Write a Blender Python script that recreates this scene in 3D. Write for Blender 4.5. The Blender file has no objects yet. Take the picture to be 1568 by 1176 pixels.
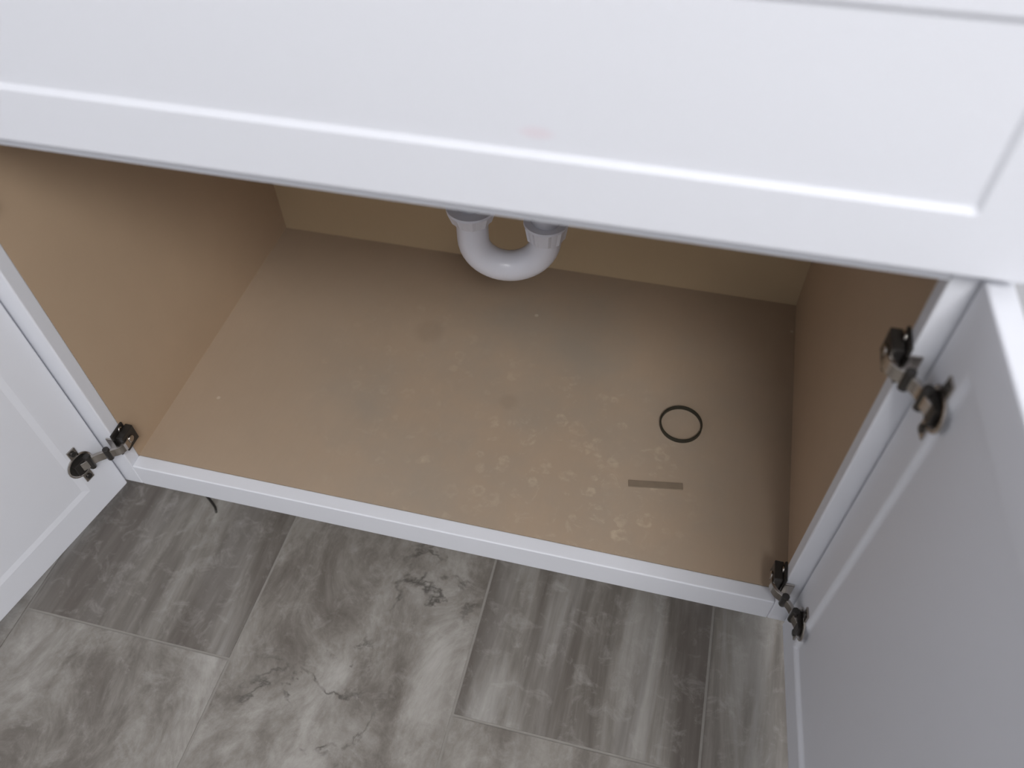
import bpy, bmesh, math, random
from mathutils import Vector, Matrix
random.seed(7)
W=0.84; H=0.510; D=0.505; FZ=-0.14; XR=W+0.013
COL=bpy.context.scene.collection

# ---------------- node helpers ----------------
def newmat(name):
    m=bpy.data.materials.new(name); m.use_nodes=True
    nt=m.node_tree; b=nt.nodes['Principled BSDF']
    return m,nt,b
def N(nt,t,**k):
    n=nt.nodes.new(t)
    for a,v in k.items(): setattr(n,a,v)
    return n
def ramp(nt,fac,stops):
    r=nt.nodes.new('ShaderNodeValToRGB'); e=r.color_ramp.elements
    while len(e)>1: e.remove(e[-1])
    e[0].position=stops[0][0]; e[0].color=stops[0][1]
    for p,c in stops[1:]:
        x=e.new(p); x.color=c
    nt.links.new(fac,r.inputs[0]); return r.outputs[0]
def mixc(nt,fac,a,b,mode='MIX'):
    m=nt.nodes.new('ShaderNodeMix'); m.data_type='RGBA'; m.blend_type=mode
    for s,v in ((0,fac),(6,a),(7,b)):
        if isinstance(v,(int,float)): m.inputs[s].default_value=v
        elif isinstance(v,tuple): m.inputs[s].default_value=v
        else: nt.links.new(v,m.inputs[s])
    return m.outputs[2]
def mth(nt,op,a,b=None,clamp=False):
    m=nt.nodes.new('ShaderNodeMath'); m.operation=op; m.use_clamp=clamp
    for s,v in ((0,a),(1,b)):
        if v is None: continue
        if isinstance(v,(int,float)): m.inputs[s].default_value=v
        else: nt.links.new(v,m.inputs[s])
    return m.outputs[0]
def s2l(r,g,b):
    f=lambda c:(c/255/12.92) if c/255<=.04045 else ((c/255+.055)/1.055)**2.4
    return (f(r),f(g),f(b),1)
def bump(nt,b,h,st=.2,dist=.001):
    bp=N(nt,'ShaderNodeBump'); bp.inputs['Strength'].default_value=st; bp.inputs['Distance'].default_value=dist
    nt.links.new(h,bp.inputs['Height']); nt.links.new(bp.outputs[0],b.inputs['Normal'])
def noise(nt,vec,scale,detail=4,rough=.55,dist=0):
    n=N(nt,'ShaderNodeTexNoise'); n.inputs['Scale'].default_value=scale; n.inputs['Detail'].default_value=detail
    n.inputs['Roughness'].default_value=rough; n.inputs['Distortion'].default_value=dist
    if vec is not None: nt.links.new(vec,n.inputs['Vector'])
    return n.outputs['Fac']
def objco(nt): return N(nt,'ShaderNodeTexCoord').outputs['Object']
def mapping(nt,vec,scale=(1,1,1),loc=(0,0,0)):
    m=N(nt,'ShaderNodeMapping'); m.inputs['Scale'].default_value=scale; m.inputs['Location'].default_value=loc
    nt.links.new(vec,m.inputs['Vector']); return m.outputs[0]
def near(nt,vec,c,r):
    d=N(nt,'ShaderNodeVectorMath',operation='DISTANCE'); nt.links.new(vec,d.inputs[0]); d.inputs[1].default_value=c
    mr=N(nt,'ShaderNodeMapRange',interpolation_type='SMOOTHSTEP'); nt.links.new(d.outputs['Value'],mr.inputs[0])
    mr.inputs[1].default_value=r; mr.inputs[2].default_value=r*.35; mr.inputs[3].default_value=0; mr.inputs[4].default_value=1
    return mr.outputs[0]

def mat_white(name,col,rough=.5,smudge=False):
    m,nt,b=newmat(name); co=objco(nt)
    n=noise(nt,co,3,3)
    c=mixc(nt,n,tuple(x*.97 for x in col[:3])+(1,),col)
    if smudge:
        k=mth(nt,'MULTIPLY',near(nt,mapping(nt,co,(1,1,2.4),(0,0,-.596*1.4)),(.555,-.019,.596),.016),.18)
        c=mixc(nt,k,c,s2l(232,180,190))
    nt.links.new(c,b.inputs['Base Color']); b.inputs['Roughness'].default_value=rough
    b.inputs['Specular IOR Level'].default_value=.35
    bump(nt,b,noise(nt,co,260,2),.05,.0003)
    return m
M_white=mat_white('white_painted_mdf',(.785,.80,.85,1))
M_front=mat_white('white_painted_front',(.785,.80,.85,1),smudge=True)
M_wall=mat_white('wall_paint',(.78,.79,.82,1),.7)
M_ceil=mat_white('ceiling_paint',(.85,.85,.86,1),.8)
M_trim=mat_white('trim_paint',(.82,.82,.84,1),.4)

def mat_tan(name,base,stains=False):
    m,nt,b=newmat(name); co=objco(nt)
    n1=noise(nt,mapping(nt,co,(1,1,1)),5,5,.6)
    n2=noise(nt,mapping(nt,co,(60,6,6)),4,3,.5)
    a=tuple(x*.90 for x in base[:3])+(1,); l=tuple(min(1,x*1.10) for x in base[:3])+(1,)
    c=mixc(nt,n1,a,l)
    c=mixc(nt,mth(nt,'MULTIPLY',n2,.12),c,tuple(x*.7 for x in base[:3])+(1,))
    if stains:
        dn=ramp(nt,noise(nt,co,4.2,5,.65),[(.40,(0,0,0,1)),(.66,(1,1,1,1))])
        film=mth(nt,'MULTIPLY',mth(nt,'MULTIPLY',near(nt,co,(.50,.20,0),.48),dn),.5)
        c=mixc(nt,film,c,s2l(154,148,138))
        def rings(scale,loc,thr,area,rad,wd,strength,c,wobf):
            v=N(nt,'ShaderNodeTexVoronoi'); v.inputs['Scale'].default_value=scale
            wob=N(nt,'ShaderNodeTexNoise'); wob.inputs['Scale'].default_value=90
            nt.links.new(co,wob.inputs['Vector'])
            add=N(nt,'ShaderNodeVectorMath',operation='MULTIPLY_ADD'); nt.links.new(wob.outputs['Color'],add.inputs[0])
            add.inputs[1].default_value=(wobf,wobf,0); nt.links.new(mapping(nt,co,(1,1,0),loc),add.inputs[2])
            nt.links.new(add.outputs[0],v.inputs['Vector'])
            d=mth(nt,'ABSOLUTE',mth(nt,'SUBTRACT',v.outputs['Distance'],rad))
            ring=ramp(nt,d,[(0,(1,1,1,1)),(wd*.5,(.7,.7,.7,1)),(wd,(0,0,0,1))])
            sep=N(nt,'ShaderNodeSeparateColor'); nt.links.new(v.outputs['Color'],sep.inputs[0])
            pick=mth(nt,'MULTIPLY',mth(nt,'GREATER_THAN',sep.outputs[0],thr),sep.outputs[1])
            patch=ramp(nt,noise(nt,co,55,4,.7),[(.42,(.0,.0,.0,1)),(.62,(1,1,1,1))])
            k=mth(nt,'MULTIPLY',mth(nt,'MULTIPLY',mth(nt,'MULTIPLY',ring,pick),area),patch)
            return mixc(nt,mth(nt,'MULTIPLY',k,strength),c,s2l(214,198,174))
        area=mth(nt,'MAXIMUM',near(nt,co,(.58,.14,0),.20),mth(nt,'MULTIPLY',near(nt,co,(.36,.22,0),.26),.35))
        area=mth(nt,'MAXIMUM',area,mth(nt,'MULTIPLY',near(nt,co,(.45,.06,0),.18),.4))
        c=rings(36,(0,0,0),.50,area,.25,.15,.60,c,.014)
        c=rings(52,(.21,.37,0),.62,area,.22,.18,.50,c,.012)
        # irregular pale scuffs
        sc=ramp(nt,noise(nt,mapping(nt,co,(1,1,1),(.5,.2,0)),34,7,.75,.8),[(.57,(0,0,0,1)),(.70,(1,1,1,1))])
        c=mixc(nt,mth(nt,'MULTIPLY',mth(nt,'MULTIPLY',sc,area),.35),c,s2l(208,194,172))
        v2=N(nt,'ShaderNodeTexVoronoi'); v2.inputs['Scale'].default_value=14
        nt.links.new(mapping(nt,co,(1,1,0),(.13,.31,0)),v2.inputs['Vector'])
        sp=ramp(nt,v2.outputs['Distance'],[(0,(1,1,1,1)),(.03,(1,1,1,1)),(.05,(0,0,0,1))])
        c=mixc(nt,mth(nt,'MULTIPLY',sp,.4),c,s2l(225,215,200))
        v3=near(nt,co,(.315,.325,0),.03); v4=near(nt,co,(.465,.22,0),.018)
        c=mixc(nt,mth(nt,'MULTIPLY',v3,.12),c,s2l(96,78,60))
        c=mixc(nt,mth(nt,'MULTIPLY',v4,.10),c,s2l(90,74,58))
    nt.links.new(c,b.inputs['Base Color']); b.inputs['Roughness'].default_value=.5
    b.inputs['Specular IOR Level'].default_value=.3
    return m
M_tan=mat_tan('tan_melamine',s2l(192,168,142))
M_tanfloor=mat_tan('tan_melamine_floor',s2l(177,157,136),True)
M_tanback=mat_tan('tan_back_panel',s2l(192,170,138))

def mat_simple(name,col,rough,metal=0,nscale=80,var=.15):
    m,nt,b=newmat(name); n=noise(nt,objco(nt),nscale,3)
    c=mixc(nt,n,tuple(x*(1-var) for x in col[:3])+(1,),tuple(min(1,x*(1+var)) for x in col[:3])+(1,))
    nt.links.new(c,b.inputs['Base Color']); b.inputs['Roughness'].default_value=rough; b.inputs['Metallic'].default_value=metal
    return m
M_pvc=mat_simple('white_pvc',(.72,.72,.78,1),.28,0,30,.03)
M_metal=mat_simple('nickel_plated_steel',(.46,.43,.40,1),.2,1)
M_dmetal=mat_simple('dark_steel',(.045,.041,.038,1),.3,.5)
M_rubber=mat_simple('black_rubber',s2l(46,44,34),.5)
M_strip=mat_simple('dark_veneer',s2l(132,117,100),.6)
M_black=mat_simple('black_plastic',s2l(38,34,30),.4)
M_counter=mat_simple('white_cultured_marble',(.8,.8,.8,1),.15,0,8,.04)

def mat_tile():
    m,nt,b=newmat('stone_look_porcelain'); co=objco(nt)
    at=N(nt,'ShaderNodeAttribute',attribute_name='tile'); 
    sep=N(nt,'ShaderNodeSeparateColor'); nt.links.new(at.outputs['Color'],sep.inputs[0])
    off=N(nt,'ShaderNodeVectorMath',operation='MULTIPLY_ADD'); nt.links.new(at.outputs['Color'],off.inputs[0])
    off.inputs[1].default_value=(9,9,9); nt.links.new(co,off.inputs[2]); v=off.outputs[0]
    st=noise(nt,mapping(nt,v,(1,.13,1)),17,7,.62,.35)
    cl=noise(nt,mapping(nt,v,(1,.6,1)),11,9,.72,.5)
    fac=N(nt,'ShaderNodeMix'); nt.links.new(sep.outputs[0],fac.inputs[0]); nt.links.new(cl,fac.inputs[2]); nt.links.new(st,fac.inputs[3])
    base=ramp(nt,fac.outputs[0],[(.32,s2l(94,88,81)),(.42,s2l(119,113,106)),(.50,s2l(141,136,129)),(.59,s2l(164,160,154)),(.72,s2l(188,185,180))])
    bd=ramp(nt,noise(nt,mapping(nt,v,(1,.10,1),(3,1,0)),12,5,.55,.4),[(.48,(0,0,0,1)),(.60,(1,1,1,1))])
    base=mixc(nt,mth(nt,'MULTIPLY',mth(nt,'MULTIPLY',bd,sep.outputs[0]),.6),base,s2l(92,84,78))
    dk=N(nt,'ShaderNodeMapRange'); nt.links.new(sep.outputs[1],dk.inputs[0]); dk.inputs[3].default_value=.76; dk.inputs[4].default_value=1.04
    base=mixc(nt,1.0,base,dk.outputs[0],'MULTIPLY')
    wc=ramp(nt,noise(nt,v,34,9,.72,.6),[(.52,(0,0,0,1)),(.72,(1,1,1,1))])
    base=mixc(nt,mth(nt,'MULTIPLY',wc,.35),base,s2l(190,187,182))
    bs=ramp(nt,noise(nt,mapping(nt,v,(1,.5,1),(5,2,0)),15,8,.7,.6),[(.54,(0,0,0,1)),(.68,(1,1,1,1))])
    base=mixc(nt,mth(nt,'MULTIPLY',bs,.3),base,s2l(98,90,82))
    cr=mth(nt,'ABSOLUTE',mth(nt,'SUBTRACT',noise(nt,mapping(nt,co,(1,1,1),(.37,.11,0)),7,6,.6,.3),.5))
    cr=ramp(nt,cr,[(0,(1,1,1,1)),(.006,(.7,.7,.7,1)),(.020,(0,0,0,1))])
    brk=ramp(nt,noise(nt,co,26,3,.6),[(.44,(0,0,0,1)),(.58,(1,1,1,1))])
    ms=near(nt,co,(.415,0.0,FZ),.10)
    for c,r in (((.30,-.235,FZ),.14),((.335,-.135,FZ),.05),((.19,-.34,FZ),.08),((1.0,-.5,FZ),.2)):
        ms=mth(nt,'MAXIMUM',ms,near(nt,co,c,r))
    base=mixc(nt,mth(nt,'MULTIPLY',mth(nt,'MULTIPLY',mth(nt,'MULTIPLY',cr,ms),brk),.78),base,s2l(54,49,45))
    nt.links.new(base,b.inputs['Base Color']); b.inputs['Roughness'].default_value=.42
    bump(nt,b,cl,.15,.001)
    return m
M_tile=mat_tile()
M_grout=mat_simple('grey_grout',s2l(146,142,136),.9)

# ---------------- mesh helpers ----------------
def obj(name,bm,mats,parent=None,bevel=0,smooth=False,seg=2):
    me=bpy.data.meshes.new(name); bm.normal_update(); bm.to_mesh(me); bm.free()
    for m in (mats if isinstance(mats,(list,tuple)) else [mats]): me.materials.append(m)
    o=bpy.data.objects.new(name,me); COL.objects.link(o)
    if parent: o.parent=parent
    if smooth:
        for p in me.polygons: p.use_smooth=True
    if bevel:
        md=o.modifiers.new('bevel','BEVEL'); md.width=bevel; md.segments=seg; md.limit_method='ANGLE'; md.angle_limit=math.radians(50)
    return o
def empty(name,loc=(0,0,0)):
    e=bpy.data.objects.new(name,None); COL.objects.link(e); e.empty_display_size=.05; return e
def box(bm,a,b,mi=0,mat=None):
    x0,y0,z0=a; x1,y1,z1=b
    vs=[bm.verts.new(p) for p in ((x0,y0,z0),(x1,y0,z0),(x1,y1,z0),(x0,y1,z0),(x0,y0,z1),(x1,y0,z1),(x1,y1,z1),(x0,y1,z1))]
    fs=[]
    for f in ((0,3,2,1),(4,5,6,7),(0,1,5,4),(1,2,6,5),(2,3,7,6),(3,0,4,7)):
        fc=bm.faces.new([vs[i] for i in f]); fc.material_index=mi; fs.append(fc)
    if mat is not None:
        for v in vs: v.co=mat@v.co
    return fs
def tube(bm,path,rad,seg=28,mi=0,closed=False,caps=True):
    path=[Vector(p) for p in path]; n=len(path)
    rads=rad if isinstance(rad,(list,tuple)) else [rad]*n
    rings=[]; prev=None
    for i,p in enumerate(path):
        if closed: t=(path[(i+1)%n]-path[i-1]).normalized()
        else: t=(path[min(i+1,n-1)]-path[max(i-1,0)]).normalized()
        if prev is None:
            a=Vector((0,0,1)) if abs(t.z)<.9 else Vector((1,0,0)); u=t.cross(a).normalized()
        else: u=(prev-t*prev.dot(t)).normalized()
        w=t.cross(u); prev=u
        rings.append([bm.verts.new(p+(u*math.cos(2*math.pi*k/seg)+w*math.sin(2*math.pi*k/seg))*rads[i]) for k in range(seg)])
    for i in range(n if closed else n-1):
        A=rings[i]; B=rings[(i+1)%n]
        for k in range(seg):
            f=bm.faces.new((A[k],A[(k+1)%seg],B[(k+1)%seg],B[k])); f.material_index=mi; f.smooth=True
    if caps and not closed:
        bm.faces.new(rings[0][::-1]).material_index=mi; bm.faces.new(rings[-1]).material_index=mi
def shaker(bm,w,h,t,fr=.062,depth=.006,cham=.0035,M=None):
    fs=box(bm,(0,0,0),(w,t,h))
    bm.normal_update()
    for f in (fs[2],fs[4]):
        bmesh.ops.inset_individual(bm,faces=[f],thickness=fr,depth=0)
        bmesh.ops.inset_individual(bm,faces=[f],thickness=cham,depth=-depth)
    if M is not None:
        for v in bm.verts: v.co=M@v.co

# ---------------- room ----------------
RX0,RX1,RY0,RY1,CZ=-.95,1.75,-1.9,.53,2.35
def slab(name,a,b,m):
    bm=bmesh.new(); box(bm,a,b); return obj(name,bm,m)
slab('wall_back',(RX0-.1,RY1,FZ),(RX1+.1,RY1+.1,CZ),M_wall)
slab('wall_front',(RX0-.1,RY0-.1,FZ),(RX1+.1,RY0,CZ),M_wall)
slab('wall_left',(RX0-.1,RY0,FZ),(RX0,RY1,CZ),M_wall)
slab('wall_right',(RX1,RY0,FZ),(RX1+.1,RY1,CZ),M_wall)
slab('ceiling',(RX0-.1,RY0-.1,CZ),(RX1+.1,RY1+.1,CZ+.1),M_ceil)
for nm,a,b in (('baseboard_left',(RX0,RY0,FZ),(RX0+.014,RY1,FZ+.1)),('baseboard_right',(RX1-.014,RY0,FZ),(RX1,RY1,FZ+.1)),
               ('baseboard_front',(RX0+.014,RY0,FZ),(RX1-.014,RY0+.014,FZ+.1))):
    o=slab(nm,a,b,M_trim); md=o.modifiers.new('b','BEVEL'); md.width=.004; md.segments=2
bm=bmesh.new(); box(bm,(RX0-.1,RY0-.1,FZ-.05),(RX1+.1,RY1+.1,FZ-.0012),1)
TW,TL,G=.303,.610,.0036; X0=.184; jy=-.170
lay=bm.loops.layers.float_color.new('tile')
for i in range(-5,7):
    xa=X0+i*TW; xb=xa+TW
    base=jy if i%2!=0 else jy+TL/2
    for j in range(-5,4):
        ya=base+j*TL; yb=ya+TL
        a=max(xa+G/2,RX0); b_=min(xb-G/2,RX1); c=max(ya+G/2,RY0); d=min(yb-G/2,RY1)
        if b_-a<.01 or d-c<.01: continue
        style=random.random(); dark=random.random()
        if (i,j)==(-1,0): style,dark=.95,.35
        elif (i,j)==(1,0): style,dark=1.0,.3
        elif (i,j)==(0,-1): style,dark=.2,.75
        elif (i,j)==(-1,-1): style,dark=.2,.65
        elif (i,j)==(1,-1): style,dark=.4,.75
        elif i==2: style,dark=.9,.4
        fs=box(bm,(a,c,FZ-.0015),(b_,d,FZ),0)
        for f in fs:
            for l in f.loops: l[lay]=(style,dark,(i*7+j*3)%11/11,1)
fl=obj('floor',bm,[M_tile,M_grout])

# ---------------- vanity cabinet ----------------
cab=empty('vanity_cabinet')
XA,XB=-.040,.880
ft=.019
bm=bmesh.new()
fb=-.043; TOP=.745
box(bm,(XA,0,fb),(0,ft,TOP)); box(bm,(W,0,fb),(XB,ft,TOP))
box(bm,(0,0,fb),(W,ft,0)); box(bm,(0,0,H),(W,ft,TOP))
obj('face_frame',bm,M_white,cab,.0018,seg=3)
bm=bmesh.new()
for xa,xb in ((XA,XA+.012),(XB-.012,XB)):
    box(bm,(xa,ft,fb),(xb,D+.02,TOP)); box(bm,(xa,.090,FZ),(xb,D+.02,fb))
box(bm,(XA,.078,FZ),(XB,.090,fb-.002))
obj('side_panels',bm,M_white,cab)
bm=bmesh.new()
box(bm,(XA+.012,ft,-.014),(0,D,TOP)); box(bm,(XR,ft,-.014),(XB-.012,D,TOP))
obj('inner_sides',bm,M_tan,cab)
bm=bmesh.new(); box(bm,(0,ft,-.014),(XR,D,0)); obj('bottom_shelf',bm,M_tanfloor,cab)
bm=bmesh.new(); box(bm,(XA+.012,D,-.014),(XB-.012,D+.012,TOP)); obj('back_panel',bm,M_tanback,cab)
bm=bmesh.new()
shaker(bm,.914,.214,.0185,.067,.0032,.006,Matrix.Translation((-.037,-.019,.531)))
obj('false_drawer_front',bm,M_front,cab,.0022,seg=3)
bm=bmesh.new()
cx,cy=.42,.25
def ringtop(bm,z,n=48,rx=.21,ry=.15):
    return [bm.verts.new((cx+rx*math.cos(2*math.pi*k/n),cy+ry*math.sin(2*math.pi*k/n),z)) for k in range(n)]
x0,x1,y0,y1=-.055,.895,-.035,.529
def rectpt(k,n):
    a=2*math.pi*k/n; c,s=math.cos(a),math.sin(a)
    tx=((x1-cx) if c>0 else (cx-x0))/max(abs(c),1e-6); ty=((y1-cy) if s>0 else (cy-y0))/max(abs(s),1e-6)
    t=min(tx,ty); return (cx+c*t,cy+s*t)
n=96
rt=ringtop(bm,.775,n); rb=ringtop(bm,.746,n)
ot=[bm.verts.new((*rectpt(k,n),.775)) for k in range(n)]; ob_=[bm.verts.new((*rectpt(k,n),.746)) for k in range(n)]
bowl=[rb]
for q in range(1,8):
    a=q/8*math.pi/2
    bowl.append(ringtop(bm,.746-.13*math.sin(a),n,.21*math.cos(a)+.001,.15*math.cos(a)+.001))
for k in range(n):
    m=(k+1)%n
    bm.faces.new((rt[k],ot[k],ot[m],rt[m])); bm.faces.new((ot[k],ob_[k],ob_[m],ot[m]))
    bm.faces.new((ob_[k],rb[k],rb[m],ob_[m])); bm.faces.new((rt[m],rb[m],rb[k],rt[k]))
    for q in range(len(bowl)-1): bm.faces.new((bowl[q][k],bowl[q][m],bowl[q+1][m],bowl[q+1][k]))
bm.faces.new(bowl[-1])
obj('countertop_with_sink_bowl',bm,M_counter,cab)

# ---------------- doors ----------------
def door(O,d,side):
    d=Vector((d[0],d[1],0)).normalized(); up=Vector((0,0,1)); y=up.cross(d)
    M=Matrix((( d.x,y.x,0,O[0]),(d.y,y.y,0,O[1]),(0,0,1,O[2]),(0,0,0,1)))
    bm=bmesh.new()
    if side=='R': shaker(bm,.432,.562,.019,.064,.0045,.005)
    else: shaker(bm,.432,.562,.019,.064,.0016,.012,Matrix.Translation((0,-.019,0)))
    o=obj('cabinet_door',bm,M_white,None,.0022,seg=3); o.matrix_world=M
    return M
MR=door((.858,-.004,-.042),(.07,-1),'R')
ML=door((-.021,-.004,-.042),(-.047,-.225),'L')

# ---------------- hinges ----------------
def hinge(M,side,z):
    s=1 if side=='R' else -1
    ex=W if side=='R' else 0
    e=empty('cabinet_hinge'); 
    fx=lambda a:ex-s*a
    def bx(bm,a0,a1,y0,y1,z0,z1,mi=0):
        p,q=sorted((fx(a0),fx(a1))); box(bm,(p,y0,z+z0),(q,y1,z+z1),mi)
    bm=bmesh.new()
    bx(bm,0,.003,-.003,.022,-.020,.020,1); bx(bm,.003,.013,.001,.025,-.013,.013,1)
    bx(bm,-.010,.003,-.003,-.0005,-.012,.012)
    tube(bm,[(fx(.003),.013,z+.016),(fx(.0055),.013,z+.016)],.0038,16)
    tube(bm,[(fx(.003),.013,z-.016),(fx(.0055),.013,z-.016)],.0038,16)
    tube(bm,[(fx(.0125),.012,z),(fx(.0150),.012,z)],.0050,16,0)
    obj('frame_bracket',bm,[M_metal,M_dmetal],e,.001)
    wz=z-(M.translation.z)
    cc=.036
    L=lambda a,b,zz=0: M@Vector((a,-s*b,wz+zz))
    yv=Vector((0,0,1))
    pts=[Vector((fx(.009),.016,z)),Vector((fx(.014),.002,z)),Vector((fx(.009),-.009,z)),Vector((fx(.000),-.014,z)),L(.020,.010),L(.029,.009),L(cc+.002,.005)]
    for _ in range(2):
        q=[pts[0]]
        for i in range(len(pts)-1):
            q+= [pts[i].lerp(pts[i+1],.25),pts[i].lerp(pts[i+1],.75)]
        q.append(pts[-1]); pts=q
    bm=bmesh.new(); hw=.0068; th=.0020; rows=[]
    for i,p in enumerate(pts):
        t=(pts[min(i+1,len(pts)-1)]-pts[max(i-1,0)]).normalized(); nn=t.cross(yv).normalized()
        rows.append([bm.verts.new(p+yv*hw+nn*th),bm.verts.new(p-yv*hw+nn*th),bm.verts.new(p-yv*hw-nn*th),bm.verts.new(p+yv*hw-nn*th)])
    for i in range(len(rows)-1):
        for k in range(4): bm.faces.new((rows[i][k],rows[i][(k+1)%4],rows[i+1][(k+1)%4],rows[i+1][k]))
    bm.faces.new(rows[0]); bm.faces.new(rows[-1][::-1])
    tube(bm,[pts[len(pts)//2]+yv*.010,pts[len(pts)//2]-yv*.010],.0042,14,1)
    tube(bm,[L(.027,.008,.012),L(.027,.008,-.012)],.0042,14,1)
    bmesh.ops.recalc_face_normals(bm,faces=bm.faces)
    obj('knuckle_arm',bm,[M_metal,M_dmetal],e,.0006)
    bm=bmesh.new(); seg=32
    prof=[(.0185,.0002),(.0185,.0016),(.0165,.0022),(.0155,.0018),(.0148,.0006)]
    rings=[]
    for r,b in prof: rings.append([bm.verts.new(L(cc+r*math.cos(2*math.pi*k/seg),b,r*math.sin(2*math.pi*k/seg))) for k in range(seg)])
    for i in range(len(rings)-1):
        for k in range(seg):
            f=bm.faces.new((rings[i][k],rings[i][(k+1)%seg],rings[i+1][(k+1)%seg],rings[i+1][k])); f.material_index=0
    f=bm.faces.new(rings[-1]); f.material_index=1
    blk=[L(cc+a,b,zz) for b in (.0008,.0065) for a,zz in ((-.011,-.009),(.010,-.009),(.010,.009),(-.011,.009))]
    bv=[bm.verts.new(v) for v in blk]
    for q in ((0,1,2,3),(4,5,6,7),(0,1,5,4),(1,2,6,5),(2,3,7,6),(3,0,4,7)):
        bm.faces.new([bv[i] for i in q]).material_index=1
    for zz in (-.023,.023):
        c=[L(cc-.006,.0002,zz-.008),L(cc+.006,.0002,zz-.008),L(cc+.006,.0002,zz+.008),L(cc-.006,.0002,zz+.008)]
        t_=[L(cc-.006,.0020,zz-.008),L(cc+.006,.0020,zz-.008),L(cc+.006,.0020,zz+.008),L(cc-.006,.0020,zz+.008)]
        c=[bm.verts.new(v) for v in c]; t_=[bm.verts.new(v) for v in t_]
        for k in range(4): bm.faces.new((c[k],c[(k+1)%4],t_[(k+1)%4],t_[k]))
        bm.faces.new(t_)
        tube(bm,[L(cc,.0016,zz*1.05),L(cc,.0038,zz*1.05)],.0038,14,1)
    bmesh.ops.recalc_face_normals(bm,faces=bm.faces)
    obj('hinge_cup',bm,[M_metal,M_dmetal],e,.0004)
for z in (.045,.428):
    hinge(MR,'R',z-.004); hinge(ML,'L',z+(.006 if z<.1 else 0))

# ---------------- P-trap ----------------
pt=empty('p_trap_drain_pipe')
ly=.28; lx=.410; r=.0198; R_=.045; zc=.238
ang=math.radians(12); ux,uy=math.cos(ang),math.sin(ang)
def U(a,z): return (lx+a*ux,ly+a*uy,z)
bm=bmesh.new()
tube(bm,[U(0,.63),U(0,.28)],.0165,32)
obj('tailpiece',bm,M_pvc,pt)
bm=bmesh.new()
path=[U(0,.284),U(0,.262)]
for k in range(0,25):
    a=math.pi*k/24; path.append(U(R_-R_*math.cos(a),zc-R_*math.sin(a)))
path+= [U(2*R_,.258)]
tube(bm,path,r,32)
obj('j_bend',bm,M_pvc,pt)
bm=bmesh.new()
p2=[U(2*R_,.252),U(2*R_,.31)]
e0=Vector(U(2*R_,.31))
for k in range(1,11):
    a=math.pi/2*k/10; p2.append(e0+Vector((0,.035*(1-math.cos(a)),.035*math.sin(a))))
p2.append((e0.x,D-.001,e0.z+.035))
tube(bm,p2,.0180,32)
tube(bm,[(e0.x,D-.006,e0.z+.035),(e0.x,D-.0005,e0.z+.035)],[.036,.036],36)
obj('trap_arm',bm,M_pvc,pt)
def nut(bm,c,z0,z1,r0,r1,ribs=10):
    seg=80; rs=[]
    for z,rr,am in ((z0,r0-.002,0),(z0+.002,r0,.0016),(z1-.004,r1,.0016),(z1-.003,r1+.0015,0),(z1,r1+.0010,0)):
        rs.append([bm.verts.new((c[0]+(rr+am*max(0,math.cos(ribs*2*math.pi*k/seg))**2)*math.cos(2*math.pi*k/seg),
                                 c[1]+(rr+am*max(0,math.cos(ribs*2*math.pi*k/seg))**2)*math.sin(2*math.pi*k/seg),z)) for k in range(seg)])
    for i in range(len(rs)-1):
        for k in range(seg): bm.faces.new((rs[i][k],rs[i][(k+1)%seg],rs[i+1][(k+1)%seg],rs[i+1][k]))
    bm.faces.new(rs[0][::-1]); bm.faces.new(rs[-1])
bm=bmesh.new(); nut(bm,U(0,0),.266,.288,.0235,.0290); nut(bm,U(2*R_,0),.240,.266,.0228,.0262)
obj('slip_nuts',bm,M_pvc,pt,smooth=False)

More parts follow.
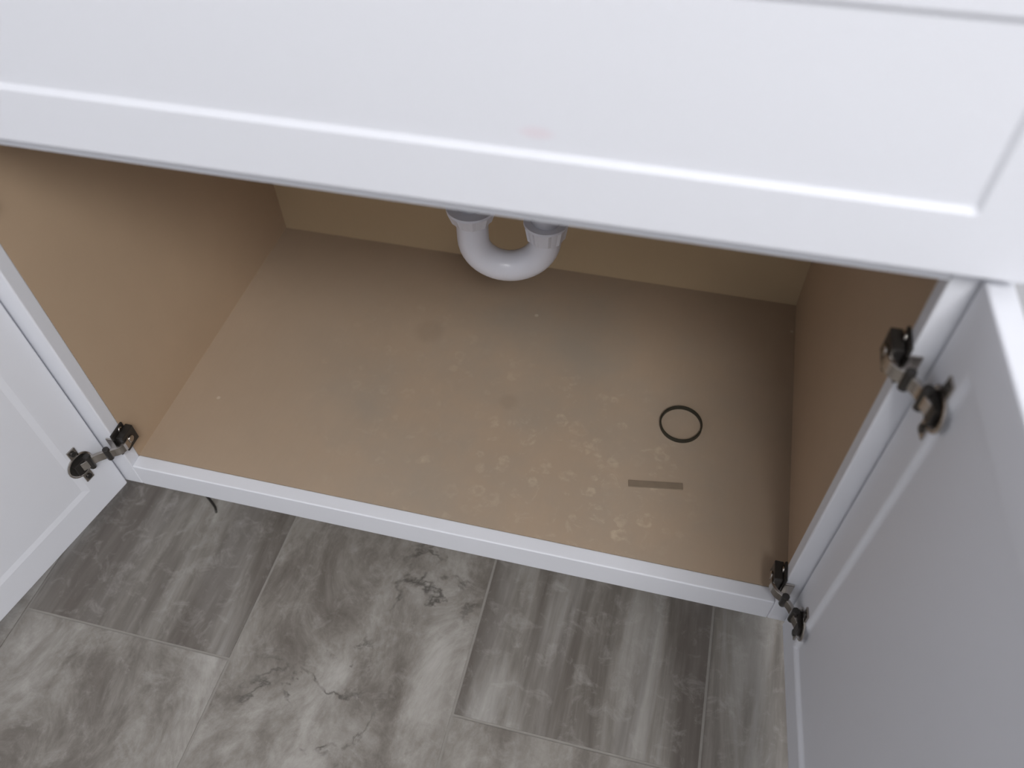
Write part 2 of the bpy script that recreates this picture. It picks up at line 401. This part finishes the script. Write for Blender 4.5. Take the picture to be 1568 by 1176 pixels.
# ---------------- loose things ----------------
bm=bmesh.new(); seg=72; R4=[]
for rr,z in ((.0288,0.0002),(.0288,.0065),(.0268,.0065),(.0268,.0002)):
    R4.append([bm.verts.new((.705+rr*math.cos(2*math.pi*k/seg),.233+1.04*rr*math.sin(2*math.pi*k/seg),z)) for k in range(seg)])
for i in range(4):
    for k in range(seg): bm.faces.new((R4[i][k],R4[i][(k+1)%seg],R4[(i+1)%4][(k+1)%seg],R4[(i+1)%4][k]))
bmesh.ops.recalc_face_normals(bm,faces=bm.faces)
o=obj('rubber_ring',bm,M_rubber,None,.0004)
bm=bmesh.new(); th=math.radians(9)
box(bm,(-.035,-.0050,0),(.035,.0050,.0014),0,Matrix.Translation((.684,.129,.0002))@Matrix.Rotation(th,4,'Z'))
obj('veneer_strip',bm,M_strip,None,.0004)
bm=bmesh.new()
tube(bm,[(.012,.068,FZ+.006),(.026,.058,FZ+.003),(.040,.048,FZ+.0022),(.052,.040,FZ+.0022),(.060,.034,FZ+.0022),(.066,.026,FZ+.0022)],[.0024,.0022,.002,.0018,.0018,.0014],10)
obj('black_cable_tie',bm,M_black,smooth=True)

# ---------------- lights ----------------
def area(name,loc,tgt,size,e,col):
    l=bpy.data.lights.new(name,'AREA'); l.shape='DISK'; l.size=size; l.energy=e; l.color=col
    o=bpy.data.objects.new(name,l); COL.objects.link(o); o.location=loc
    o.rotation_euler=(Vector(tgt)-Vector(loc)).to_track_quat('-Z','Y').to_euler(); return o
area('ceiling_light',(1.20,-1.35,2.25),(.6,-.2,.3),.9,48,(1,.99,.985))
w=bpy.data.worlds.new('world'); bpy.context.scene.world=w; w.use_nodes=True
w.node_tree.nodes['Background'].inputs[0].default_value=(.7,.75,.85,1); w.node_tree.nodes['Background'].inputs[1].default_value=.3

# ---------------- camera ----------------
cam=bpy.data.cameras.new('camera'); co=bpy.data.objects.new('camera',cam); COL.objects.link(co)
co.location=(.6539,-.4635,.8958); co.rotation_euler=(.6913,.0174,.2407)
cam.sensor_width=36; cam.lens=36*1240.12/1568; cam.clip_start=.02
cam.dof.use_dof=True; cam.dof.focus_distance=1.0; cam.dof.aperture_fstop=3.2
bpy.context.scene.camera=co
bpy.context.scene.view_settings.view_transform='Standard'
